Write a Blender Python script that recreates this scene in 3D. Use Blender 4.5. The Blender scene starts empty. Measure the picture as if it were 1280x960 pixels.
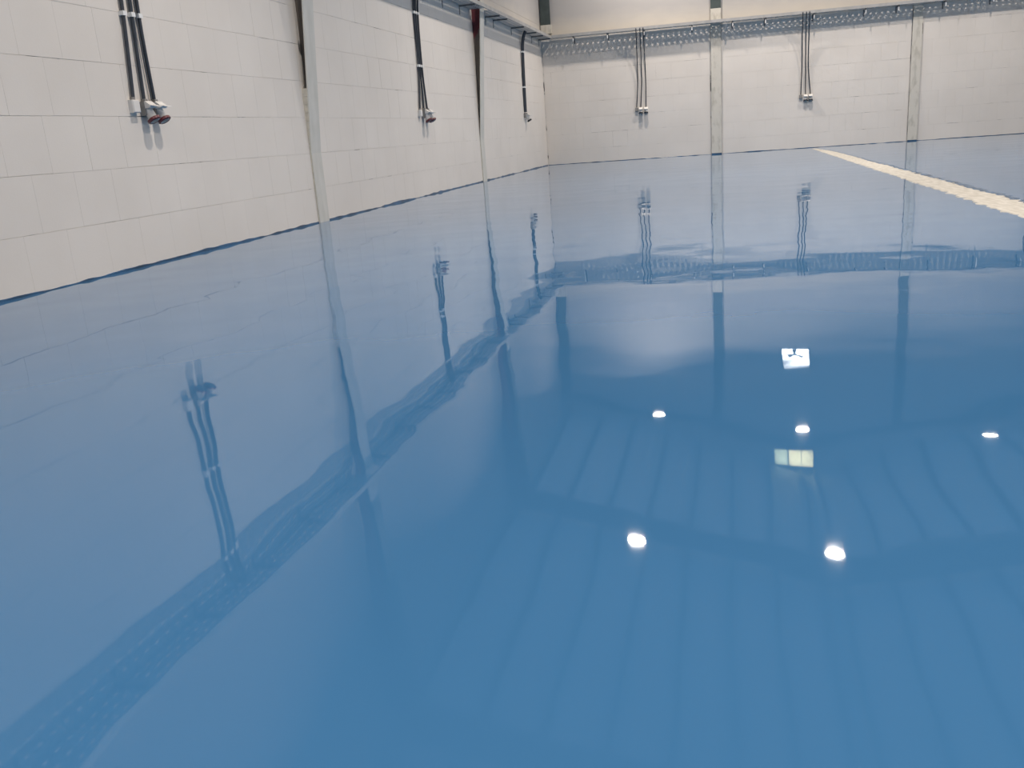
import bpy, bmesh, math, random
from mathutils import Vector, Matrix, noise
random.seed(7)
S = bpy.context.scene
COL = S.collection

# ------------------------------------------------------------------ camera
cam_d = bpy.data.cameras.new('camera'); cam = bpy.data.objects.new('camera', cam_d); COL.objects.link(cam)
cam_d.sensor_width = 36; cam_d.lens = 1095.776 * 36 / 1280; cam_d.clip_end = 200
yaw, pitch, roll, EYE = 0.2512, 0.2745, -0.0742, 1.028
fw = Vector((-math.sin(yaw) * math.cos(pitch), math.cos(yaw) * math.cos(pitch), -math.sin(pitch)))
r0 = Vector((math.cos(yaw), math.sin(yaw), 0)); u0 = r0.cross(fw)
rr = math.cos(roll) * r0 + math.sin(roll) * u0; uu = -math.sin(roll) * r0 + math.cos(roll) * u0
cam.matrix_world = Matrix(((rr.x, uu.x, -fw.x, 0), (rr.y, uu.y, -fw.y, 0), (rr.z, uu.z, -fw.z, EYE), (0, 0, 0, 1)))
S.camera = cam

# ------------------------------------------------------------------ world, exposure
w = bpy.data.worlds.new('overcast_sky'); S.world = w; w.use_nodes = True
w.node_tree.nodes['Background'].inputs['Color'].default_value = (0.86, 0.93, 1.0, 1)
w.node_tree.nodes['Background'].inputs['Strength'].default_value = 9.0
S.view_settings.view_transform = 'Standard'; S.view_settings.look = 'None'
S.view_settings.exposure = 0.0; S.view_settings.gamma = 1.0; S.view_settings.use_curve_mapping = False
S.cycles.max_bounces = 10; S.cycles.diffuse_bounces = 6; S.cycles.glossy_bounces = 4
S.cycles.caustics_reflective = False; S.cycles.caustics_refractive = False
S.cycles.sample_clamp_indirect = 6.0

# ------------------------------------------------------------------ lamps of the hall (the builder of each lamp carries its light)
LAMP_POWER = 276.0
LAMP_COLOR = (1.0, 0.885, 0.79)
LAMP_SPREAD = math.radians(147)
LAMP_Z = 8.2

# ------------------------------------------------------------------ dimensions
XL, XR, YB, YF = -5.894, 11.2, 30.117, -9.0       # left wall, right wall, back wall (at the left corner), front wall
DE = 0.0407                                       # the back wall is a little out of square
RIDGE_X, RIDGE_Z, EAVE_Z = 2.65, 10.85, 8.78      # top of the rafters
PAINT_Z = 4.42
UB = Vector((math.cos(DE), math.sin(DE), 0)); NB = Vector((math.sin(DE), -math.cos(DE), 0)); CB = Vector((XL, YB, 0))
M_BACK = Matrix.Translation(CB) @ Matrix.Rotation(DE, 4, 'Z')           # local x along the wall to the right, -y into the room
M_LEFT = Matrix.Translation((XL, 0, 0)) @ Matrix.Rotation(math.pi / 2, 4, 'Z')  # local x = world y, -y = into the room
def back(u, z, off=0.0): return M_BACK @ Vector((u, -off, z))
def roof_z(x): return RIDGE_Z - abs(x - RIDGE_X) * (RIDGE_Z - EAVE_Z) / (RIDGE_X - XL)

# ------------------------------------------------------------------ materials
def mat(name, color, rough=0.6, metal=0.0, spec=0.5):
    m = bpy.data.materials.new(name); m.use_nodes = True
    b = m.node_tree.nodes['Principled BSDF']
    b.inputs['Base Color'].default_value = (*color, 1); b.inputs['Roughness'].default_value = rough
    b.inputs['Metallic'].default_value = metal; b.inputs['Specular IOR Level'].default_value = spec
    return m
def nd(m, t, **kw):
    n = m.node_tree.nodes.new(t)
    for k, v in kw.items():
        if k in n.inputs: n.inputs[k].default_value = v
        else: setattr(n, k, v)
    return n
def lk(m, a, b): m.node_tree.links.new(a, b)
def bsdf(m): return m.node_tree.nodes['Principled BSDF']
def noise_tex(m, scale, detail=3.0, stretch=None, rough=0.5, coord='Object'):
    tc = nd(m, 'ShaderNodeTexCoord'); n = nd(m, 'ShaderNodeTexNoise')
    n.inputs['Scale'].default_value = scale; n.inputs['Detail'].default_value = detail; n.inputs['Roughness'].default_value = rough
    src = tc.outputs[coord] if coord != 'World' else nd(m, 'ShaderNodeNewGeometry').outputs['Position']
    if stretch:
        mp = nd(m, 'ShaderNodeMapping'); mp.inputs['Scale'].default_value = stretch
        lk(m, src, mp.inputs['Vector']); src = mp.outputs['Vector']
    lk(m, src, n.inputs['Vector'])
    return n
def ramp(m, fac, stops):
    r = nd(m, 'ShaderNodeValToRGB'); e = r.color_ramp.elements
    while len(e) < len(stops): e.new(0.5)
    for i, (p, c) in enumerate(stops): e[i].position = p; e[i].color = (*c, 1)
    lk(m, fac, r.inputs['Fac']); return r
def mottled(name, c1, c2, scale, rough=0.6, lo=0.35, hi=0.65, stretch=None, detail=4.0, coord='World', metal=0.0, bump=0.0):
    m = mat(name, c1, rough, metal)
    n = noise_tex(m, scale, detail, stretch, coord=coord)
    r = ramp(m, n.outputs['Fac'], [(lo, c1), (hi, c2)])
    lk(m, r.outputs['Color'], bsdf(m).inputs['Base Color'])
    if bump:
        b = nd(m, 'ShaderNodeBump'); b.inputs['Distance'].default_value = bump
        lk(m, n.outputs['Fac'], b.inputs['Height']); lk(m, b.outputs['Normal'], bsdf(m).inputs['Normal'])
    return m

def painted_block():
    m = mat('cream_painted_block', (0.7, 0.67, 0.63), 0.5)
    n = noise_tex(m, 0.9, 4.0, coord='World')
    r = ramp(m, n.outputs['Fac'], [(0.3, (0.685, 0.645, 0.59)), (0.7, (0.735, 0.695, 0.64))])
    oi = nd(m, 'ShaderNodeObjectInfo'); mr = nd(m, 'ShaderNodeMapRange')
    mr.inputs['To Min'].default_value = 0.99; mr.inputs['To Max'].default_value = 1.008
    lk(m, oi.outputs['Random'], mr.inputs['Value'])
    hs = nd(m, 'ShaderNodeHueSaturation'); lk(m, r.outputs['Color'], hs.inputs['Color']); lk(m, mr.outputs['Result'], hs.inputs['Value'])
    lk(m, hs.outputs['Color'], bsdf(m).inputs['Base Color'])
    f = noise_tex(m, 60, 3.0, coord='World'); b = nd(m, 'ShaderNodeBump'); b.inputs['Distance'].default_value = 0.0006
    lk(m, f.outputs['Fac'], b.inputs['Height']); lk(m, b.outputs['Normal'], bsdf(m).inputs['Normal'])
    return m
M_BLOCK = painted_block()
M_JOINT = mottled('painted_mortar_joint', (0.66, 0.63, 0.585), (0.10, 0.10, 0.10), 2.2, 0.8, 0.56, 0.64, detail=5.0)
M_PLASTER = mottled('pale_grey_plaster', (0.42, 0.41, 0.395), (0.47, 0.455, 0.44), 0.8, 0.7)
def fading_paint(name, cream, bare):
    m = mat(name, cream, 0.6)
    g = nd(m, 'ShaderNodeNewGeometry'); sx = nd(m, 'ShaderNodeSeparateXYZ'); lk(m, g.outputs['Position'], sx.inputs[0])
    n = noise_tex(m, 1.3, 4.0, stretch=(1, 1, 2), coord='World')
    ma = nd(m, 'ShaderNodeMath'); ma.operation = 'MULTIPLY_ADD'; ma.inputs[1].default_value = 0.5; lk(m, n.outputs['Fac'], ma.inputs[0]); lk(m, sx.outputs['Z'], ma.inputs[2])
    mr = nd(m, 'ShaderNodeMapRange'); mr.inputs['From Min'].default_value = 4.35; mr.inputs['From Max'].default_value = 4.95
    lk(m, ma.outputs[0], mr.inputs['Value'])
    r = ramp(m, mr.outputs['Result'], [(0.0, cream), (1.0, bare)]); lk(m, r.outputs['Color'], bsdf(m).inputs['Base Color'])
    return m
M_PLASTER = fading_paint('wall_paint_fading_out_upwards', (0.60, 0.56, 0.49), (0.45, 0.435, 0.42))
M_COLPAINT = mottled('pale_grey_steel_paint', (0.54, 0.535, 0.49), (0.61, 0.60, 0.555), 7.0, 0.7, stretch=(1, 1, 0.3))
M_COLSTAIN = mottled('cream_steel_paint_with_mortar_stains', (0.46, 0.44, 0.38), (0.60, 0.575, 0.51), 9.0, 0.6, 0.3, 0.5, stretch=(1, 1, 0.45), detail=6.0)
M_GREENSTEEL = mottled('dark_green_grey_steel', (0.045, 0.062, 0.06), (0.07, 0.09, 0.088), 3.0, 0.5)
M_ROOFSTEEL = mottled('grey_steel_frame', (0.07, 0.08, 0.085), (0.10, 0.11, 0.115), 2.0, 0.5)
M_ROOF = mottled('pale_grey_roof_sheet', (0.54, 0.55, 0.56), (0.60, 0.61, 0.62), 0.6, 0.5)
M_MORTAR = mottled('cream_mortar', (0.62, 0.58, 0.49), (0.50, 0.47, 0.40), 12.0, 0.9, bump=0.01)
M_DIRT = mottled('dirty_joint', (0.05, 0.05, 0.05), (0.35, 0.33, 0.29), 9.0, 0.9, 0.45, 0.55, stretch=(1, 1, 0.5))
M_GALV = mottled('galvanised_sheet', (0.38, 0.38, 0.37), (0.46, 0.46, 0.45), 5.0, 0.55, metal=0.3)
M_BRACKET = mat('dark_bracket_steel', (0.16, 0.17, 0.18), 0.5, 0.4)
M_ZINC = mat('bright_zinc_rod', (0.85, 0.85, 0.84), 0.35, 0.2)
M_CABLE = mottled('dark_slate_cable_sheath', (0.022, 0.032, 0.048), (0.035, 0.045, 0.06), 6.0, 0.4)
M_CABLE2 = mat('thin_grey_cable_sheath', (0.06, 0.07, 0.085), 0.4)
M_CLIP = mat('white_plastic_clip', (0.8, 0.8, 0.78), 0.4)
M_PLASTIC = mottled('off_white_plastic', (0.68, 0.66, 0.63), (0.74, 0.73, 0.70), 4.0, 0.4)
M_GREY_AND_SHADE = mat('grey_plastic_and_shaded_box', (0.24, 0.235, 0.225), 0.45)  # grey plastic of glands and boxes, also painted shade on some socket back boxes
M_RED = mat('dark_red_plastic', (0.12, 0.018, 0.025), 0.35)
M_DARK = mat('dark_socket_interior', (0.012, 0.012, 0.016), 0.5)
M_STRIP = mottled('worn_cream_joint_filler', (0.475, 0.46, 0.415), (0.37, 0.355, 0.31), 7.0, 0.85, stretch=(2.5, 0.6, 1), bump=0.004, detail=6.0)
M_HOUSING = mat('dark_lamp_housing', (0.03, 0.03, 0.035), 0.4, 0.3)
def primer():
    m = mat('red_primer_on_web', (0.1, 0.09, 0.08), 0.6)
    g = nd(m, 'ShaderNodeNewGeometry'); sx = nd(m, 'ShaderNodeSeparateXYZ'); lk(m, g.outputs['Position'], sx.inputs[0])
    n = noise_tex(m, 3.0, 5.0, stretch=(2, 2, 0.6), coord='World')
    mr = nd(m, 'ShaderNodeMapRange'); mr.inputs['From Min'].default_value = 3.0; mr.inputs['From Max'].default_value = 4.1
    lk(m, sx.outputs['Z'], mr.inputs['Value'])
    ad = nd(m, 'ShaderNodeMath'); ad.operation = 'ADD'; lk(m, mr.outputs['Result'], ad.inputs[0]); lk(m, n.outputs['Fac'], ad.inputs[1])
    r = ramp(m, ad.outputs[0], [(0.0, (0.22, 0.20, 0.17)), (0.5, (0.14, 0.12, 0.10)), (0.85, (0.12, 0.10, 0.09)), (0.93, (0.12, 0.022, 0.03))])
    lk(m, r.outputs['Color'], bsdf(m).inputs['Base Color'])
    return m
M_WEB = primer()
def emit(name, color, strength):
    m = bpy.data.materials.new(name); m.use_nodes = True; nt = m.node_tree; nt.nodes.clear()
    e = nt.nodes.new('ShaderNodeEmission'); e.inputs['Color'].default_value = (*color, 1); e.inputs['Strength'].default_value = strength
    o = nt.nodes.new('ShaderNodeOutputMaterial'); nt.links.new(e.outputs[0], o.inputs[0]); return m
M_LED = emit('lit_led_diffuser', (1.0, 0.98, 0.95), 40.0)
def pane(name, color):
    m = bpy.data.materials.new(name); m.use_nodes = True; nt = m.node_tree; nt.nodes.clear()
    t = nt.nodes.new('ShaderNodeBsdfTranslucent'); t.inputs['Color'].default_value = (*color, 1)
    g = nt.nodes.new('ShaderNodeBsdfGlossy'); g.inputs['Roughness'].default_value = 0.25
    mx = nt.nodes.new('ShaderNodeMixShader'); mx.inputs[0].default_value = 0.06
    o = nt.nodes.new('ShaderNodeOutputMaterial')
    nt.links.new(t.outputs[0], mx.inputs[1]); nt.links.new(g.outputs[0], mx.inputs[2]); nt.links.new(mx.outputs[0], o.inputs[0]); return m
M_PANE_CREAM = pane('cream_frosted_pane', (0.95, 0.88, 0.62))
M_PANE_GREEN = pane('grey_green_frosted_pane', (0.70, 0.72, 0.56))

def epoxy():
    m = mat('glossy_blue_epoxy', (0.06, 0.235, 0.5), 0.02)
    b = bsdf(m); b.inputs['IOR'].default_value = 1.5
    n0 = noise_tex(m, 0.25, 3.0, coord='World')
    r = ramp(m, n0.outputs['Fac'], [(0.3, (0.040, 0.140, 0.292)), (0.7, (0.044, 0.149, 0.307))])
    lk(m, r.outputs['Color'], b.inputs['Base Color'])
    na = noise_tex(m, 1.15, 1.0, coord='World')
    nb_ = noise_tex(m, 4.5, 1.0, coord='World')
    a = nd(m, 'ShaderNodeMath'); a.operation = 'MULTIPLY'; a.inputs[1].default_value = 1.0; lk(m, na.outputs['Fac'], a.inputs[0])
    c = nd(m, 'ShaderNodeMath'); c.operation = 'MULTIPLY'; c.inputs[1].default_value = 0.055; lk(m, nb_.outputs['Fac'], c.inputs[0])
    s = nd(m, 'ShaderNodeMath'); s.operation = 'ADD'; lk(m, a.outputs[0], s.inputs[0]); lk(m, c.outputs[0], s.inputs[1])
    bp = nd(m, 'ShaderNodeBump'); bp.inputs['Strength'].default_value = 1.0; bp.inputs['Distance'].default_value = 0.006
    lk(m, s.outputs[0], bp.inputs['Height']); lk(m, bp.outputs['Normal'], b.inputs['Normal'])
    return m
M_EPOXY = epoxy()
M_EPOXYEDGE = mottled('blue_epoxy_run_on_wall', (0.035, 0.11, 0.22), (0.02, 0.045, 0.085), 3.0, 0.3)

# ------------------------------------------------------------------ builders
class MB:
    def __init__(self): self.v = []; self.f = []
    def box(self, x0, x1, y0, y1, z0, z1):
        n = len(self.v)
        self.v += [(x, y, z) for z in (z0, z1) for y in (y0, y1) for x in (x0, x1)]
        self.f += [tuple(n + i for i in q) for q in ((0, 2, 3, 1), (4, 5, 7, 6), (0, 1, 5, 4), (2, 6, 7, 3), (0, 4, 6, 2), (1, 3, 7, 5))]
        return self
    def bevbox(self, x0, x1, y0, y1, z0, z1, c):        # box with every edge of its -y face chamfered
        n = len(self.v)
        self.v += [(x0, y1, z0), (x1, y1, z0), (x1, y1, z1), (x0, y1, z1),
                   (x0, y0 + c, z0), (x1, y0 + c, z0), (x1, y0 + c, z1), (x0, y0 + c, z1),
                   (x0 + c, y0, z0 + c), (x1 - c, y0, z0 + c), (x1 - c, y0, z1 - c), (x0 + c, y0, z1 - c)]
        self.f.append((n, n + 3, n + 2, n + 1))
        for a in (0, 4):
            for i in range(4):
                j = (i + 1) % 4; self.f.append((n + a + i, n + a + j, n + a + 4 + j, n + a + 4 + i))
        self.f.append((n + 8, n + 9, n + 10, n + 11)); return self
    def prism(self, poly, d0, d1, axis='y'):            # polygon in (a, z) swept along axis
        n = len(self.v); k = len(poly)
        for d in (d0, d1):
            for a, z in poly: self.v.append((a, d, z) if axis == 'y' else (d, a, z))
        self.f.append(tuple(n + i for i in range(k))); self.f.append(tuple(n + k + i for i in reversed(range(k))))
        for i in range(k):
            j = (i + 1) % k; self.f.append((n + i, n + k + i, n + k + j, n + j))
        return self
    def tube(self, pts, rad, seg=10, cap=True):
        n = len(self.v); pts = [Vector(p) for p in pts]; k = len(pts)
        rads = rad if isinstance(rad, (list, tuple)) else [rad] * k
        for i, p in enumerate(pts):
            t = (pts[min(i + 1, k - 1)] - pts[max(i - 1, 0)]).normalized()
            a = t.cross(Vector((0, 0, 1)) if abs(t.z) < 0.9 else Vector((1, 0, 0))).normalized(); b = t.cross(a)
            for s in range(seg):
                q = 2 * math.pi * s / seg; self.v.append(tuple(p + (a * math.cos(q) + b * math.sin(q)) * rads[i]))
        for i in range(k - 1):
            for s in range(seg):
                t2 = (s + 1) % seg
                self.f.append((n + i * seg + s, n + i * seg + t2, n + (i + 1) * seg + t2, n + (i + 1) * seg + s))
        if cap:
            self.f.append(tuple(n + s for s in reversed(range(seg)))); self.f.append(tuple(n + (k - 1) * seg + s for s in range(seg)))
        return self
    def lathe(self, prof, seg=24, M=None):
        n = len(self.v); k = len(prof); M = M or Matrix()
        for rad, z in prof:
            for s in range(seg):
                q = 2 * math.pi * s / seg; self.v.append(tuple(M @ Vector((rad * math.cos(q), rad * math.sin(q), z))))
        for i in range(k - 1):
            for s in range(seg):
                t2 = (s + 1) % seg; self.f.append((n + i * seg + s, n + i * seg + t2, n + (i + 1) * seg + t2, n + (i + 1) * seg + s))
        return self
    def build(self, name, material, parent=None, M=None, smooth=False, local=None):
        me = bpy.data.meshes.new(name); me.from_pydata([tuple(v) for v in self.v], [], self.f)
        bm = bmesh.new(); bm.from_mesh(me); bmesh.ops.recalc_face_normals(bm, faces=bm.faces); bm.to_mesh(me); bm.free()
        me.materials.append(material)
        if smooth:
            me.polygons.foreach_set('use_smooth', [True] * len(me.polygons))
            me.set_sharp_from_angle(angle=0.7)
        o = bpy.data.objects.new(name, me); COL.objects.link(o)
        if M is not None: o.matrix_world = M
        if parent is not None: o.parent = parent
        return o
def tag(o, label=None, cat=None, group=None, kind=None):
    if label: o['label'] = label
    if cat: o['category'] = cat
    if group: o['group'] = group
    if kind: o['kind'] = kind
    return o
def empty(name, M, label, cat, group=None):
    o = bpy.data.objects.new(name, None); COL.objects.link(o); o.matrix_world = M; o.empty_display_size = 0.2
    return tag(o, label, cat, group)
def copy_tree(o, parent=None):
    c = o.copy(); COL.objects.link(c)
    if parent is not None: c.parent = parent
    for ch in o.children: copy_tree(ch, c)
    return c
def mesh_instance(name, me, parent, loc=(0, 0, 0), scale=None):
    o = bpy.data.objects.new(name, me); COL.objects.link(o); o.parent = parent; o.location = loc
    if scale: o.scale = scale
    return o

# ================================================================== THE SETTING
# floor
fl = tag(MB().box(XL - 0.3, XR + 0.3, YF - 0.3, YB + 1.2, -0.12, 0.0).build('floor', M_EPOXY), kind='structure')
fl['label'] = 'glossy blue epoxy floor mirroring the walls and lamps'

# bare cream joint strip on the floor with frayed edges, and the thicker blue epoxy lip beside it
def jag(y, seed, amp, fine): return amp * noise.noise((seed, y * 0.9, 0.3)) + fine * noise.noise((seed, y * 7.0, 4.1)) + fine * 0.6 * noise.noise((seed, y * 23.0, 9.0))
ys = [3.0 + i * 0.05 for i in range(int((29.25 - 3.0) / 0.05) + 1)]
sv, sf = [], []
for i, y in enumerate(ys):
    t = (y - 9) / 20.5
    fray = 0.35 + 0.65 * min(1, max(0, (24 - y) / 10))
    xl = 2.575 - 0.02 * t + jag(y, 1.0, 0.03, 0.085 * fray); xr = 2.95 - 0.09 * t + jag(y, 5.0, 0.03, 0.085 * fray)
    if y > 26: xr -= (y - 26) * 0.06
    zt = 0.006
    sv += [(xl, y, 0.0002), (xl + 0.01, y, zt), (0.5 * (xl + xr), y, zt + 0.003 * noise.noise((3, y * 3, 1))), (xr - 0.01, y, zt), (xr, y, 0.0002)]
    if i:
        n = 5 * i
        for k in range(4): sf.append((n - 5 + k, n - 4 + k, n + k + 1, n + k))
m = MB(); m.v, m.f = sv, sf
st = m.build('joint_strip', M_STRIP, fl); st['label'] = 'rough cream unpainted joint strip crossing the blue floor'
sv, sf = [], []
for i, y in enumerate(ys):
    fray = min(1, max(0, (25 - y) / 12))
    x0 = 2.955 - 0.09 * (y - 9) / 20.5 + jag(y, 5.0, 0.03, 0.085 * (0.35 + 0.65 * min(1, max(0, (24 - y) / 10)))); wd = 0.03 + fray * 0.13 * max(0, 0.5 + noise.noise((8, y * 1.7, 2))) 
    if y > 26: x0 -= (y - 26) * 0.06
    sv += [(x0, y, 0.0002), (x0 + wd * 0.3, y, 0.004), (x0 + wd, y, 0.0002)]
    if i:
        n = 3 * i
        for k in range(2): sf.append((n - 3 + k, n - 2 + k, n + k + 1, n + k))
m = MB(); m.v, m.f = sv, sf
m.build('epoxy_edge', M_EPOXYEDGE, fl)['label'] = 'darker blue epoxy edge along the cream strip'

# left wall: backing, painted blocks, upper plaster
COLS_L = [2.3, 12.33, 21.75]                     # left steel columns (world y)
CW = 0.09                                        # half width of a column recess
wl = tag(MB().box(YF - 0.2, YB + 0.25, 0.004, 0.25, -0.1, 9.4).build('wall_left', M_JOINT, M=M_LEFT), kind='structure')
wl['label'] = 'left wall of cream painted blocks'
BLH = 0.5
block_mesh = {}
def block_me(wd, ht, key):
    k = (key, round(wd, 4), round(ht, 4))
    if k not in block_mesh:
        o = MB().bevbox(0, wd, 0, 0.03, 0, ht, 0.0008).build('block', M_BLOCK); block_mesh[k] = o.data; bpy.data.objects.remove(o)
    return block_mesh[k]
def lay_blocks(wall, zs, gaps, start, end, pitch, offs, key, limit):
    jobs = []
    for r in range(len(zs) - 1):
        z0, z1 = zs[r], zs[r + 1]
        x = start + ((offs[r] - start) % pitch) - pitch
        while x < end:
            a, b = max(x, start), min(x + pitch, end)
            segs = [(a, b)]
            for g0, g1 in gaps:
                ns = []
                for p, q in segs:
                    if q <= g0 or p >= g1: ns.append((p, q))
                    else:
                        if p < g0: ns.append((p, g0))
                        if q > g1: ns.append((g1, q))
                segs = ns
            for p, q in segs:
                if q - p > 0.03: jobs.append((p, q, z0, z1))
            x += pitch
    return jobs
def put_blocks(wall, jobs, key, limit, near):
    jobs.sort(key=near)
    rest = MB()
    for i, (p, q, z0, z1) in enumerate(jobs):
        jx, jz = (0.0022 if random.random() < 0.08 else 0.0003), random.choice((0.0008, 0.0014, 0.0034))
        pr = 0.0009 * random.random()
        if i < limit:
            mesh_instance('block', block_me(q - p - 2 * jx, z1 - z0 - 2 * jz, key), wall, (p + jx, -pr, z0 + jz))
        else:
            rest.bevbox(p + jx, q - jx, -pr, 0.03, z0 + jz, z1 - jz, 0.0008)
    if rest.v: tag(rest.build('far_blocks', M_BLOCK, wall), kind='stuff')
zsL = [0.0] + [BLH * k for k in range(1, 9)]
offL = [6.97, 6.68, 6.95, 7.64, 7.64 + 0.26, 7.3, 7.02, 7.25, 7.5]
gapsL = [(y - CW, y + CW) for y in COLS_L]
jobs = lay_blocks(wl, zsL, gapsL, 4.6, YB, 0.53, offL, 'l', 300)
put_blocks(wl, jobs, 'l', 300, lambda j: j[0] * (1.0 + 0.0 * j[2]))
rest = MB().bevbox(YF, 4.6, 0.0, 0.03, 0.0, 4.0, 0.001).build('painted_panel', M_BLOCK, wl)
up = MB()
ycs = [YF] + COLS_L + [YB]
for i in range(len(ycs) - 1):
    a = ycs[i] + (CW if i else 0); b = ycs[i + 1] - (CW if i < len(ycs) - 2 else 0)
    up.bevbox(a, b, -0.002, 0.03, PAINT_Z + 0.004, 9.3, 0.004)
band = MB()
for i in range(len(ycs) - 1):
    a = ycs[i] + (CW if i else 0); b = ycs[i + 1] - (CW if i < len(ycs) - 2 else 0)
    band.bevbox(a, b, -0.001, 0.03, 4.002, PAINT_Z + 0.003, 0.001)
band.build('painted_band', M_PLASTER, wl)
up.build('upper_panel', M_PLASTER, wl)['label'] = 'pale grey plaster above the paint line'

# back wall
WB = 17.3                                        # its length from the left corner
COLS_B = [(5.575, 0.165), (11.515, 0.145)]       # (centre, half width) in wall coordinates
VENT = (7.74, 8.60, 6.63, 7.23)
GWIN = (7.42, 8.86, 10.18, 10.80)
wbk = MB()
def strip(m, u0, u1, z0, z1top, y0, y1):
    """vertical strip from z0 up to the roof (or to a height) """
    if z1top is None:
        rz = lambda u: roof_z((back(u, 0)).x) + 0.22
        if u0 < RIDGE_U < u1:
            m.prism([(u0, z0), (u1, z0), (u1, rz(u1)), (RIDGE_U, rz(RIDGE_U)), (u0, rz(u0))], y0, y1)
        else: m.prism([(u0, z0), (u1, z0), (u1, rz(u1)), (u0, rz(u0))], y0, y1)
    else: m.box(u0, u1, y0, y1, z0, z1top)
RIDGE_U = (RIDGE_X - XL) / math.cos(DE)
def gable(m, y0, y1, zb):
    strip(m, -0.25 if y1 > 0.1 else 0.0, GWIN[0], zb, None, y0, y1)
    strip(m, GWIN[1], WB, zb, None, y0, y1)
    strip(m, GWIN[0], VENT[0], zb, GWIN[2], y0, y1)
    strip(m, VENT[0], VENT[1], zb, VENT[2], y0, y1)
    strip(m, VENT[0], VENT[1], VENT[3], GWIN[2], y0, y1)
    strip(m, VENT[1], GWIN[1], zb, GWIN[2], y0, y1)
    strip(m, GWIN[0], GWIN[1], GWIN[3], None, y0, y1)
gable(wbk, 0.004, 0.25, -0.1)
wb = tag(wbk.build('wall_back', M_JOINT, M=M_BACK), kind='structure'); wb['label'] = 'far end wall of cream painted blocks'
zsB = [0.0, 0.46, 0.96, 1.46, 1.96, 2.46, 2.96, 3.46, 3.96]
offB = [6.3, 6.12, 6.37, 6.164, 6.364, 6.121, 6.314, 6.06, 6.31]
gapsB = [(u - h, u + h) for u, h in COLS_B]
jobs = lay_blocks(wb, zsB, gapsB, 0.03, WB, 0.488, offB, 'b', 300)
put_blocks(wb, jobs, 'b', 300, lambda j: j[0])
band = MB(); cuts_ = [0.0] + [c for g in gapsB for c in g] + [WB]
for a, b in zip(cuts_[::2], cuts_[1::2]): band.bevbox(a, b, -0.001, 0.03, 3.963, PAINT_Z + 0.003, 0.001)
band.build('painted_band', M_PLASTER, wb)
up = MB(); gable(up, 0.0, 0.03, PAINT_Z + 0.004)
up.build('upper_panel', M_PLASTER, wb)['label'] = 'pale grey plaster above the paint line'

# right and front walls (outside the frame, they close the hall)
wr = tag(MB().box(XR, XR + 0.25, YF - 0.2, YB + 1.1, -0.1, 9.4).build('wall_right', M_BLOCK), kind='structure')
m = MB().prism([(XL - 0.2, -0.1), (XR + 0.2, -0.1), (XR + 0.2, roof_z(XR) + 0.2), (RIDGE_X, RIDGE_Z + 0.22), (XL - 0.2, roof_z(XL) + 0.2)], YF - 0.25, YF)
tag(m.build('wall_front', M_BLOCK), kind='structure')

# irregular epoxy run where the floor climbs a few centimetres up the walls
def run_up(name, M, a, b, hmax, seed):
    v, f = [], []; n = int((b - a) / 0.06)
    for i in range(n + 1):
        x = a + (b - a) * i / n
        h = hmax * max(0.12, 0.55 + 0.9 * noise.noise((x * 0.8, seed, 0)) + 0.5 * noise.noise((x * 4.0, seed, 3)))
        v += [(x, -0.0035, 0.0), (x, -0.0035, h), (x, -0.0005, h + 0.004)]
        if i:
            k = 3 * i
            f += [(k - 3, k, k + 1, k - 2), (k - 2, k + 1, k + 2, k - 1)]
    m = MB(); m.v, m.f = v, f
    return tag(m.build(name, M_EPOXYEDGE, M=M), kind='structure')
run_up('baseboard_left', M_LEFT, YF + 0.1, YB - 0.01, 0.032, 2.0)
run_up('baseboard_back', M_BACK, 0.01, 17.0, 0.016, 6.0)

# roof: sheets, purlins
ce = MB()
ov = 0.35
for s in (-1, 1):
    xe = XL if s < 0 else XR
    t = 0.05
    ce.prism([(xe + s * ov, roof_z(xe + s * ov) + 0.22), (RIDGE_X, RIDGE_Z + 0.22), (RIDGE_X, RIDGE_Z + 0.22 + t), (xe + s * ov, roof_z(xe + s * ov) + 0.22 + t)], YF - 0.3, YB + 1.2)
ceil = tag(ce.build('ceiling', M_ROOF), kind='structure'); ceil['label'] = 'pale pitched sheet roof seen mirrored in the floor'
pm = MB().box(-0.035, 0.035, 0, 1, 0, 0.012).box(-0.035, 0.035, 0, 1, 0.198, 0.21).box(-0.035, -0.022, 0, 1, 0.0, 0.21)
proto = pm.build('purlin', M_ROOFSTEEL, ceil); pdata = proto.data
px = [RIDGE_X + s * (0.25 + 1.15 * k) for s in (-1, 1) for k in range(8)]
for i, x in enumerate(px):
    o = proto if i == 0 else mesh_instance('purlin', pdata, ceil)
    o.location = (x, YF, roof_z(x) + 0.005); o.scale = (1, YB - YF + (x - XL) * 0.04, 1)

# gable window and ventilation opening in the back wall
def frame_ring(m, u0, u1, z0, z1, t, y0, y1):
    m.box(u0, u1, y0, y1, z0, z0 + t).box(u0, u1, y0, y1, z1 - t, z1).box(u0, u0 + t, y0, y1, z0 + t, z1 - t).box(u1 - t, u1, y0, y1, z0 + t, z1 - t); return m
u0, u1, z0, z1 = GWIN
m = frame_ring(MB(), u0, u1, z0, z1, 0.035, -0.02, 0.10); m.box(u0 + 0.5, u0 + 0.53, -0.015, 0.08, z0 + 0.03, z1 - 0.03)
wn = tag(m.build('window_1', M_ROOFSTEEL, M=M_BACK), kind='structure'); wn['label'] = 'small daylit gable window mirrored in the floor'
MB().box(u0 + 0.03, u0 + 0.51, 0.03, 0.036, z0 + 0.03, z1 - 0.03).build('pane', M_PANE_GREEN, wn)
MB().box(u0 + 0.52, u1 - 0.03, 0.03, 0.036, z0 + 0.03, z1 - 0.03).build('pane', M_PANE_CREAM, wn)

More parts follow.
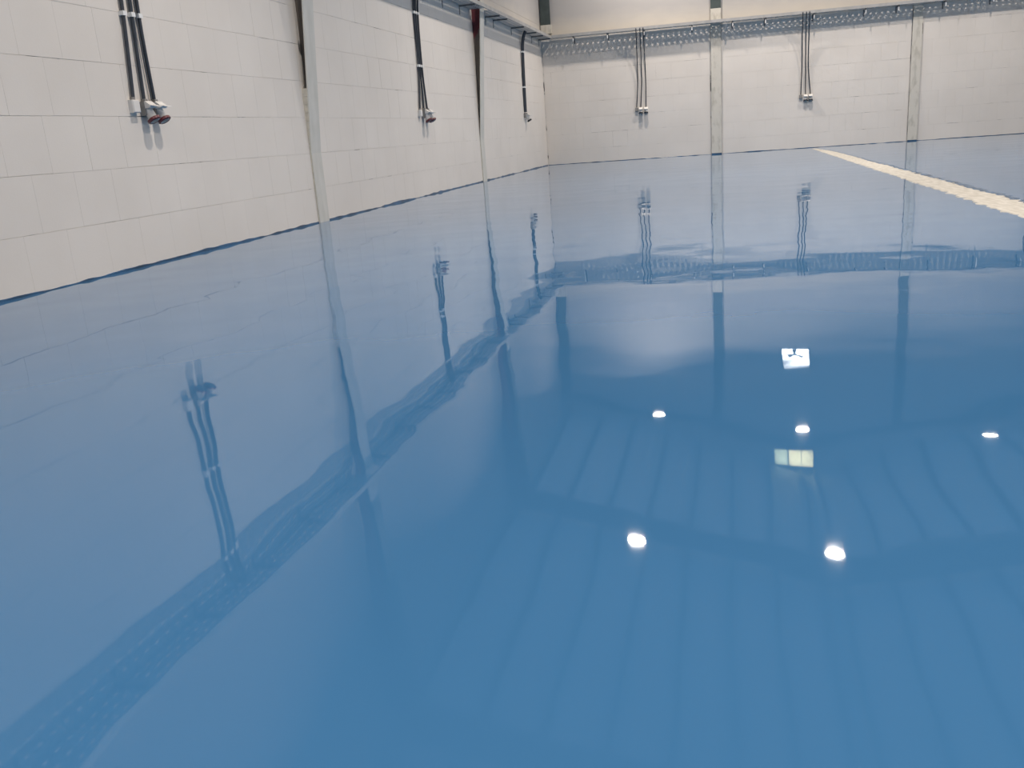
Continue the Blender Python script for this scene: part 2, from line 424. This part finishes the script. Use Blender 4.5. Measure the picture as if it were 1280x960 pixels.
# ================================================================== STEEL COLUMNS AND RAFTERS
def depth_at(z): return 0.025 if z < 1.0 else 0.025 + (z - 1.0) * 0.08
def left_column(y, label, mortar_h, seed):
    t = empty('steel_column', Matrix.Translation((XL, y, 0)) @ Matrix.Rotation(math.pi / 2, 4, 'Z'), label, 'column')
    H = 8.5
    zs = [0, 1.0, 4.2, H]
    # flange, the plate that faces the room
    def flange(zs_, name, mt):
        m = MB()
        for a, b in zip(zs_[:-1], zs_[1:]):
            n = len(m.v)
            for z in (a, b):
                d = depth_at(z); m.v += [(-0.16, -d, z), (0.16, -d, z), (0.16, -d + 0.02, z), (-0.16, -d + 0.02, z)]
            m.f += [(n, n + 1, n + 5, n + 4), (n + 1, n + 2, n + 6, n + 5), (n + 2, n + 3, n + 7, n + 6), (n + 3, n, n + 4, n + 7)]
        m.f += [(0, 3, 2, 1), (len(m.v) - 4, len(m.v) - 3, len(m.v) - 2, len(m.v) - 1)]
        return m.build(name, mt, t)
    flange([0, 1.0, 2.6, PAINT_Z], 'flange', M_COLPAINT)
    flange([PAINT_Z, H], 'bare_flange', M_GREENSTEEL)['label'] = 'dark unpainted upper flange'
    m = MB(); n = 0
    for a, b in ((0, 1.0), (1.0, PAINT_Z), (PAINT_Z, H)):
        n = len(m.v)
        for z in (a, b):
            d = depth_at(z) - 0.018; m.v += [(-0.008, -d, z), (0.008, -d, z), (0.008, 0.012, z), (-0.008, 0.012, z)]
        m.f += [(n, n + 1, n + 5, n + 4), (n + 1, n + 2, n + 6, n + 5), (n + 2, n + 3, n + 7, n + 6), (n + 3, n, n + 4, n + 7)]
    m.build('web', M_WEB, t)['label'] = 'web with patches of red primer'
    # mortar packed between block edge and flange on both sides, ragged towards the top
    m = MB()
    for sx, hh in ((-1, mortar_h), (1, 4.3)):
        k = int(hh / 0.11)
        for i in range(k):
            a, b = i * hh / k, (i + 1) * hh / k
            na, nb2 = noise.noise((seed, a * 2.3, sx)), noise.noise((seed, b * 2.3, sx))
            e = 0.035 + 0.03 * na
            if sx < 0 and na > 0.38: continue
            yo = -max(0.0, depth_at(a) - 0.012 + 0.01 * na) if sx < 0 else -min(0.02, depth_at(a) - 0.01)
            x0, x1 = sorted((sx * (0.165), sx * (0.165 - 0.10 - e * 0.6)))
            m.box(x0, x1, yo, -0.0012, a, b - 0.003)
    tag(m.build('mortar_fill', M_MORTAR, t), 'cream mortar packed beside the flange')
    return t
left_column(12.33, 'pale steel column on the left wall between the nearest and second cable drops', 1.9, 3.1)
left_column(21.75, 'steel column with red primer streaks on the left wall, nearer the far corner', 0.9, 8.3)
left_column(2.3, 'steel column on the left wall outside the frame, nearest the camera', 1.5, 5.5)
def back_column(u, hw, label):
    t = empty('end_wall_column', M_BACK @ Matrix.Translation((u, 0, 0)), label, 'column')
    f = hw - 0.008
    MB().box(-f, f, -0.06, -0.045, 0, PAINT_Z).build('flange', M_COLSTAIN, t)
    MB().box(-f, f, -0.06, -0.045, PAINT_Z, 9.6).build('bare_flange', M_GREENSTEEL, t)['label'] = 'dark unpainted upper flange'
    m = MB()
    for s in (-1, 1): m.box(*sorted((s * (f - 0.012), s * (f - 0.002))), -0.046, 0.006, 0, PAINT_Z)
    m.build('edge_joint', M_DIRT, t)['label'] = 'dirty joint between column and blocks'
    MB().box(-0.006, 0.006, -0.046, 0.006, 0, 9.6).build('web', M_GREENSTEEL, t)
    MB().box(-f, f, -0.0635, -0.06, 0, 0.035).build('base_smear', M_EPOXYEDGE, t)['label'] = 'dark smear at the foot'
    return t
back_column(*COLS_B[0], 'stained cream steel column on the end wall between its two cable drops')
back_column(*COLS_B[1], 'cream steel column on the end wall right of the floor strip')
# corner column: dark above the paint line, seen over the tray
t = empty('corner_column', M_BACK @ Matrix.Translation((0.0, 0, 0)), 'dark steel column in the far corner above the cable tray', 'column')
MB().box(0.04, 0.36, -0.10, -0.085, PAINT_Z, 8.2).build('flange', M_GREENSTEEL, t)
MB().box(0.05, 0.065, -0.085, 0.0, PAINT_Z, 8.2).box(0.195, 0.205, -0.085, 0.0, PAINT_Z, 8.2).build('web', M_GREENSTEEL, t)
MB().box(0.02, 0.38, -0.103, -0.0, 4.15, PAINT_Z).build('painted_base', M_COLSTAIN, t)['label'] = 'cream painted lower part'

def rafter(y, label, end=False):
    M = Matrix.Translation((0, y, 0)) if not end else Matrix.Translation((0, YB, 0))
    t = empty('roof_rafter', M, label, 'rafter', 'roof rafters mirrored in the floor')
    hw = 0.12
    dp_e, dp_r = (0.66, 0.70) if not end else (0.72, 1.0)
    for s in (-1, 1):
        xe = XL + 0.06 if s < 0 else XR - 0.06
        top = [(xe, roof_z(xe)), (RIDGE_X, RIDGE_Z)]
        bot = [(RIDGE_X, RIDGE_Z - dp_r), (xe, roof_z(xe) - dp_e)]
        th = 0.018
        sh = (lambda x: 0.0) if not end else (lambda x: (x - XL) * math.tan(DE))
        def pr(poly, y0, y1, name):
            m = MB().prism(poly, y0, y1)
            m.v = [(x, yy + sh(x), z) for x, yy, z in m.v]
            return m.build(name, M_ROOFSTEEL, t)
        y0, y1 = (-hw, hw) if not end else (-0.24, -0.07)
        yc = 0.5 * (y0 + y1)
        if end: 
            top = [(xe, roof_z(xe) - 0.45), (RIDGE_X, RIDGE_Z - 0.74)]
        pr([top[0], top[1], bot[0], bot[1]], yc - 0.006, yc + 0.006, 'web')
        pr([(p[0], p[1] - th) for p in top] + [top[1], top[0]], y0, y1, 'top_flange')
        pr([bot[1], bot[0], (bot[0][0], bot[0][1] + th), (bot[1][0], bot[1][1] + th)], y0, y1, 'bottom_flange')
    return t
rafter(21.75, 'deep steel roof rafter over the second left column, mirrored as a dark band')
rafter(12.33, 'steel roof rafter over the nearer left column, mirrored near the bottom of the frame')
rafter(2.3, 'steel roof rafter overhead, outside the frame')
rafter(0, 'shallow steel end rafter along the far gable wall', True)

# ventilation fan
u0, u1, z0, z1 = VENT
uc, zc = 0.5 * (u0 + u1), 0.5 * (z0 + z1)
t = empty('wall_fan', M_BACK @ Matrix.Translation((uc, 0, zc)), 'wall ventilation fan in a dark frame, mirrored as a bright spot', 'fan')
frame_ring(MB(), -0.46, 0.46, -0.33, 0.33, 0.045, -0.05, 0.04).build('frame', M_HOUSING, t)
m = MB()
for k in range(3):
    a = k * 2 * math.pi / 3 + 0.5
    ca, sa = math.cos(a), math.sin(a)
    n = len(m.v)
    for rr_, wd, tw in ((0.05, 0.03, 0.03), (0.26, 0.07, 0.015)):
        for s in (-1, 1):
            for d in (0.0, 0.004):
                m.v.append((ca * rr_ - sa * wd * s, 0.02 + tw * s + d, sa * rr_ + ca * wd * s))
    m.f += [(n, n + 2, n + 6, n + 4), (n + 1, n + 5, n + 7, n + 3), (n, n + 4, n + 5, n + 1), (n + 2, n + 3, n + 7, n + 6), (n + 4, n + 6, n + 7, n + 5), (n, n + 1, n + 3, n + 2)]
m.build('blade', M_RED, t)['label'] = 'dark red fan blades'
MB().tube([(0, -0.02, 0), (0, 0.05, 0)], 0.055, 14).build('hub', M_HOUSING, t)
m = MB()
for k in range(-1, 2): m.box(-0.42, 0.42, -0.048, -0.042, k * 0.14 - 0.005, k * 0.14 + 0.005)
m.build('guard', M_HOUSING, t)

# ================================================================== CABLE TRAYS
TZ = 3.975
def tray_section(x0, x1, yi, yo, perforated=True):
    """perforated base between offsets yi (at wall) and yo (outer), plus two upstand rails, in wall coordinates"""
    m = MB(); z = TZ
    n = max(1, round((x1 - x0) / 0.16)); px_ = (x1 - x0) / n
    rows = 3 if yo - yi > 0.25 else 0
    def quad(a, b, c, d):
        if b - a < 1e-5 or d - c < 1e-5: return
        k = len(m.v); m.v += [(a, -c, z), (b, -c, z), (b, -d, z), (a, -d, z)]; m.f.append((k, k + 1, k + 2, k + 3))
    if rows:
        py = (yo - yi) / rows; hx, hy = 0.054, 0.027
        for i in range(n):
            for j in range(rows):
                a, b = x0 + i * px_, x0 + (i + 1) * px_; c, d = yi + j * py, yi + (j + 1) * py
                am, bm_ = (a + b) / 2 - hx / 2, (a + b) / 2 + hx / 2; cm, dm = (c + d) / 2 - hy / 2, (c + d) / 2 + hy / 2
                quad(a, am, c, d); quad(bm_, b, c, d); quad(am, bm_, c, cm); quad(am, bm_, dm, d)
    else: quad(x0, x1, yi, yo)
    m.box(x0, x1, -yo - 0.002, -yo, z, z + 0.085).box(x0, x1, -yo, -yo + 0.02, z + 0.083, z + 0.085)
    m.box(x0, x1, -yi, -yi + 0.002, z, z + 0.085)
    return m
def tray(M, a, b, cuts, yi, yo, label, brackets, sec=3.0, rods=False):
    t = empty('cable_tray', M, label, 'cable tray')
    edges = [a] + sorted([c - 0.19 for c in cuts] + [c + 0.19 for c in cuts]) + [b]
    for i in range(0, len(edges) - 1):
        e0, e1 = edges[i], edges[i + 1]
        if i % 2: 
            tray_section(e0, e1, yo - 0.03, yo).build('tray_section', M_GALV, t); continue
        n = max(1, round((e1 - e0) / sec))
        for k in range(n):
            s0 = e0 + (e1 - e0) * k / n + 0.003; s1 = e0 + (e1 - e0) * (k + 1) / n - 0.003
            tray_section(s0, s1, yi, yo).build('tray_section', M_GALV, t)
    m = MB().box(-0.018, 0.018, -yo + 0.02, -0.0, -0.035, -0.002).box(-0.018, 0.018, -0.008, 0.0, -0.20, -0.002)
    if rods: m.box(-0.018, 0.018, -yo + 0.02, -yo + 0.05, -0.06, -0.03)
    proto = m.build('bracket', M_BRACKET, t); proto['label'] = 'dark angle bracket under the tray'
    rod = None
    for i, x in enumerate(brackets):
        o = proto if i == 0 else mesh_instance('bracket', proto.data, t)
        if i: o['label'] = proto['label']
        o.location = (x, 0, TZ)
        if rods:
            if rod is None: rod = MB().tube([(0, -yo + 0.035, -0.06), (0, -yo + 0.035, -0.16)], 0.016, 8).build('rod_end', M_ZINC, o); rod['label'] = 'bright zinc rod end'
            else: r_ = mesh_instance('rod_end', rod.data, o); r_['label'] = 'bright zinc rod end'
    return t
bl = [-4 + 1.3 * k for k in range(20)]
bl = [y for y in bl if all(abs(y - c) > 0.35 for c in COLS_L) and y < 21] + [23.0, 23.8, 25.84, 27.55, 28.58, 29.7]
tray(M_LEFT, YF + 0.1, YB - 0.02, COLS_L, 0.03, 0.40, 'galvanised cable tray on brackets along the left wall', bl)
tray(M_BACK, 0.41, 17.0, [], 0.07, 0.40, 'perforated cable tray along the far end wall', [1.1, 2.2, 3.356, 4.84, 6.077, 7.055, 8.483, 9.968, 10.893, 12.2, 13.5, 14.8], rods=True)

# ================================================================== CABLES AND SOCKETS
def smooth_path(pts, n=6):
    pts = [Vector(p) for p in pts]; out = []
    P = [pts[0]] + pts + [pts[-1]]
    for i in range(1, len(P) - 2):
        for k in range(n):
            t_ = k / n; a, b, c, d = P[i - 1], P[i], P[i + 1], P[i + 2]
            out.append(0.5 * ((2 * b) + (-a + c) * t_ + (2 * a - 5 * b + 4 * c - d) * t_ ** 2 + (-a + 3 * b - 3 * c + d) * t_ ** 3))
    return out + [pts[-1]]
def cable(M, pts, rad, label, group=None, clips=(), thin=None):
    """pts in wall coordinates (along, offset, z); origin of the thing at the lower end"""
    base = Vector((pts[-1][0], 0, pts[-1][2]))
    loc = [Vector((a, -o, z)) - base for a, o, z in pts]
    t = empty('hanging_cable', M @ Matrix.Translation(base), label, 'cable', group)
    path = smooth_path(loc)
    MB().tube(path, rad, 10).build('sheath', M_CABLE, t, smooth=True)
    if thin:
        MB().tube([p + Vector((thin, 0.004, 0)) for p in path], rad * 0.42, 6).build('thin_wire', M_CABLE2, t, smooth=True)['label'] = 'thin wire running beside the cable'
    for zc_ in clips:
        zl = zc_ - base.z
        q = min(path, key=lambda p: abs(p.z - zl))
        m = MB().box(q.x - rad - 0.012, q.x + rad + 0.012, q.y - rad - 0.006, -0.001, zl - 0.022, zl + 0.022)
        m.build('clip', M_CLIP, t)['label'] = 'white cable clip'
    return t

def make_socket(M, label, mouth_red=True, s=1.0):
    t = empty('wall_socket', M, label, 'socket')
    B = lambda x0, x1, y0, y1, z0, z1, c=0.006: MB().bevbox(x0 * s, x1 * s, y0 * s, y1 * s, z0 * s, z1 * s, c * s)
    B(-0.052, 0.052, -0.062, -0.0, -0.06, 0.06).build('back_box', M_GREY_AND_SHADE if mouth_red else M_PLASTIC, t)  # red-collared sockets: shade on the box side is put into its grey colour
    B(-0.022, 0.022, -0.05, -0.012, 0.06, 0.085, 0.004).build('cable_gland', M_GREY_AND_SHADE, t)
    d = Vector((0, -0.48, -0.88)).normalized()
    R_ = d.to_track_quat('Z', 'X').to_matrix().to_4x4()
    Mx = Matrix.Scale(s, 4) @ Matrix.Translation((0, -0.045, -0.005)) @ R_
    b = MB().lathe([(0.001, 0.0), (0.040, 0.0), (0.040, 0.095), (0.047, 0.096), (0.047, 0.118), (0.035, 0.118), (0.034, 0.06), (0.001, 0.06)], 20, Mx)
    bo = b.build('barrel', M_PLASTIC, t, smooth=True)
    MB().lathe([(0.048, 0.090), (0.060, 0.096), (0.060, 0.116), (0.046, 0.124), (0.046, 0.090)], 20, Mx).build('collar', M_RED if mouth_red else M_DARK, bo, smooth=True)['label'] = 'dark red socket collar' if mouth_red else 'dark socket collar'
    MB().lathe([(0.001, 0.070), (0.0335, 0.070)], 20, Mx).build('contact_face', M_DARK, bo)
    for k in range(4): 
        a = k * math.pi / 2 + 0.4
        c = Mx @ Vector((0.018 * math.cos(a), 0.018 * math.sin(a), 0.07)); e = Mx @ Vector((0.018 * math.cos(a), 0.018 * math.sin(a), 0.10))
        if k < 3: MB().tube([c, e], 0.003 * s, 6).build('pin', M_ZINC, bo)
    m = MB().prism([(-0.058 * s, 0.0), (-0.058 * s, 0.062 * s), (-0.066 * s, 0.064 * s), (-0.118 * s, 0.022 * s), (-0.110 * s, 0.006 * s)], -0.05 * s, 0.05 * s, 'x')
    m.v = [(x, y, z) for x, y, z in m.v]
    m.build('hood', M_PLASTIC, t)['label'] = 'off-white sloping hood'
    # hinged lid standing out over the mouth
    m = MB(); m.v = [(x * s, y * s, z * s) for z in (0.034, 0.040) for x, y in ((-0.046, -0.06), (0.046, -0.06), (0.05, -0.155), (0.03, -0.178), (-0.03, -0.178), (-0.05, -0.155))]
    m.v = [(x, y, z - 0.22 * (abs(y) - 0.06 * s)) for x, y, z in m.v]
    m.f = [(0, 1, 2, 3, 4, 5), (11, 10, 9, 8, 7, 6)] + [(i, (i + 1) % 6, 6 + (i + 1) % 6, 6 + i) for i in range(6)]
    m.build('lid', M_PLASTIC, t)['label'] = 'off-white hinged lid'
    return t
def make_box(M, label, dark=False, s=1.0):
    t = empty('junction_box', M, label, 'junction box')
    mt = M_GREY_AND_SHADE if dark else M_PLASTIC
    MB().bevbox(-0.05 * s, 0.05 * s, -0.048 * s, 0, -0.06 * s, 0.055 * s, 0.004 * s).build('housing', mt, t)
    MB().bevbox(-0.046 * s, 0.046 * s, -0.056 * s, -0.047 * s, -0.056 * s, 0.051 * s, 0.004 * s).build('cover', mt, t)
    MB().tube([(0, -0.025 * s, 0.055 * s), (0, -0.025 * s, 0.08 * s)], 0.02 * s, 10).build('cable_gland', M_GREY_AND_SHADE, t, smooth=True)
    return t
def at(M, a, z, off=0.0): return M @ Matrix.Translation((a, -off, z))

g1 = 'cables of the nearest drop on the left wall'
zb = 1.665
cable(M_LEFT, [(8.42, 0.10, TZ - 0.006), (8.405, 0.03, 3.6), (8.332, 0.03, 2.49), (8.25, 0.03, zb)], 0.019, 'dark cable into the small box, left of three in the nearest left-wall drop', g1, (2.49, 3.5))
cable(M_LEFT, [(8.55, 0.10, TZ - 0.006), (8.54, 0.03, 3.6), (8.466, 0.03, 2.49), (8.425, 0.03, zb)], 0.019, 'dark cable in the middle of the nearest left-wall drop', g1, (2.49, 3.5))
cable(M_LEFT, [(8.66, 0.10, TZ - 0.006), (8.65, 0.03, 3.6), (8.585, 0.03, 2.49), (8.60, 0.03, zb)], 0.019, 'dark cable with a thin wire beside it, right of the nearest left-wall drop', g1, (2.49, 3.5), thin=-0.044)
make_box(at(M_LEFT, 8.25, 1.60), 'small off-white junction box left of the two red-rimmed sockets, nearest left-wall drop', s=1.1)
make_socket(at(M_LEFT, 8.425, 1.575), 'off-white socket with dark red collar beside the junction box, nearest left-wall drop', s=1.15)
make_socket(at(M_LEFT, 8.60, 1.575), 'off-white socket with dark red collar, right end of the nearest left-wall drop', s=1.15)
g2 = 'cables of the second drop on the left wall'
cable(M_LEFT, [(17.40, 0.12, TZ - 0.006), (17.385, 0.03, 3.6), (17.345, 0.03, 2.49), (17.19, 0.03, zb)], 0.020, 'dark cable on the left of the second left-wall drop, between the two columns', g2, (2.49, 3.47))
cable(M_LEFT, [(17.50, 0.12, TZ - 0.006), (17.49, 0.03, 3.6), (17.445, 0.03, 2.49), (17.42, 0.03, zb)], 0.020, 'middle dark cable of the second left-wall drop, between the two columns', g2, (2.49, 3.47))
cable(M_LEFT, [(17.64, 0.12, TZ - 0.006), (17.63, 0.03, 3.6), (17.555, 0.03, 2.49), (17.64, 0.03, zb)], 0.020, 'dark cable on the right of the second left-wall drop, between the two columns', g2, (2.49, 3.47))
make_box(at(M_LEFT, 17.19, 1.60), 'off-white junction box at the second left-wall cable drop', s=1.1)
make_socket(at(M_LEFT, 17.42, 1.585), 'middle socket with red collar at the second left-wall cable drop', s=1.3)
make_socket(at(M_LEFT, 17.64, 1.585), 'right-hand socket with red collar at the second left-wall cable drop', s=1.3)
g3 = 'cables of the drop nearest the far corner'
cable(M_LEFT, [(26.93, 0.16, TZ - 0.006), (26.90, 0.06, 3.6), (26.86, 0.035, 2.41), (26.85, 0.03, 1.70)], 0.032, 'thick dark cable on the near side of the drop by the far corner', g3, (2.41, 3.40))
cable(M_LEFT, [(27.05, 0.16, TZ - 0.006), (27.03, 0.06, 3.6), (26.99, 0.035, 2.41), (26.98, 0.03, 1.70)], 0.032, 'thick dark cable on the far side of the drop by the far corner', g3, (2.41, 3.40))
make_box(at(M_LEFT, 26.83, 1.60), 'small grey junction box on the left wall by the far corner', dark=True, s=1.1)
make_socket(at(M_LEFT, 27.02, 1.575), 'off-white socket on the left wall by the far corner', False, s=1.2)
def back_drop(tops, mids, bots, where, group, where2):
    names = ('left', 'middle', 'right')
    for k in range(3):
        cable(M_BACK, [(tops[k], 0.425, TZ + 0.05), (tops[k], 0.415, TZ - 0.08), (0.6 * tops[k] + 0.4 * mids[k], 0.22, 3.4), (mids[k], 0.07, 2.5), (bots[k], 0.035, 1.66)], 0.017,
              '%s dark cable of the three hanging %s' % (names[k], where), group)
    make_box(at(M_BACK, bots[0], 1.585), 'grey junction box under the cables %s' % where2, dark=True, s=1.0)
    make_socket(at(M_BACK, bots[1], 1.565), 'middle socket with dark mouth under the cables %s' % where2, False, s=1.15)
    make_socket(at(M_BACK, bots[2], 1.565), 'right socket with dark mouth under the cables %s' % where2, False, s=1.15)
back_drop((3.108, 3.233, 3.333), (3.098, 3.226, 3.353), (3.039, 3.169, 3.337), 'on the end wall left of the stained column', 'cables left of the end-wall column', 'left of the stained column')
back_drop((8.147, 8.252, 8.345), (8.186, 8.295, 8.376), (8.169, 8.313, 8.457), 'on the end wall near the floor strip', 'cables right of the end-wall column', 'near the floor strip')
back_drop((14.93, 15.03, 15.13), (14.95, 15.05, 15.17), (14.92, 15.05, 15.2), 'at the right edge of the end wall', 'cables at the right edge', 'at the right edge')

# ================================================================== LAMPS
def make_lamp():
    t = empty('high_bay_lamp', Matrix(), 'x', 'lamp')
    MB().lathe([(0.001, 0.19), (0.08, 0.19), (0.09, 0.15), (0.09, 0.10), (0.20, 0.055), (0.21, 0.03), (0.21, 0.0), (0.20, 0.0), (0.20, 0.02), (0.001, 0.02)], 32).build('housing', M_HOUSING, t, smooth=True)
    MB().lathe([(0.001, 0.012), (0.198, 0.012)], 32).build('diffuser', M_LED, t)['label'] = 'lit white diffuser'
    MB().tube([(0, 0, 0.19), (0, 0, 1.0)], 0.008, 8).build('hanger', M_ZINC, t)
    ld = bpy.data.lights.new('high_bay_light', 'AREA'); ld.shape = 'DISK'; ld.size = 0.38; ld.energy = LAMP_POWER; ld.color = LAMP_COLOR; ld.spread = LAMP_SPREAD
    lo = bpy.data.objects.new('light_source', ld); COL.objects.link(lo); lo.parent = t; lo.location = (0, 0, 0.004)
    return t
LAMPS = [(-2.10, 18.5, 'lit round lamp mirrored at the left of the front pair of bright spots'),
         (2.25, 18.25, 'lit round lamp mirrored lowest in the floor, right of the front pair'),
         (-2.235, 27.8, 'lit round lamp mirrored left of the middle row of bright spots'),
         (2.20, 26.7, 'lit round lamp mirrored just above the cream gable window'),
         (7.27, 26.2, 'lit round lamp mirrored at the right edge of the frame'),
         (7.3, 18.2, None), (-2.1, 8.6, None), (2.3, 8.6, None), (7.3, 8.6, None),
         (-2.1, -1.0, None), (2.3, -1.0, None), (7.3, -1.0, None)]
lamp0 = make_lamp()
for i, (x, y, lab) in enumerate(LAMPS):
    o = lamp0 if i == 0 else copy_tree(lamp0)
    o.matrix_world = Matrix.Translation((x, y, LAMP_Z))
    o['group'] = 'high bay lamps' if lab else 'high bay lamps outside the frame'
    o['label'] = lab or 'round high bay lamp over the floor outside the frame'
    for c in o.children:
        if c.name.startswith('hanger'): c.scale = (1, 1, (roof_z(x) - LAMP_Z) / 1.0)
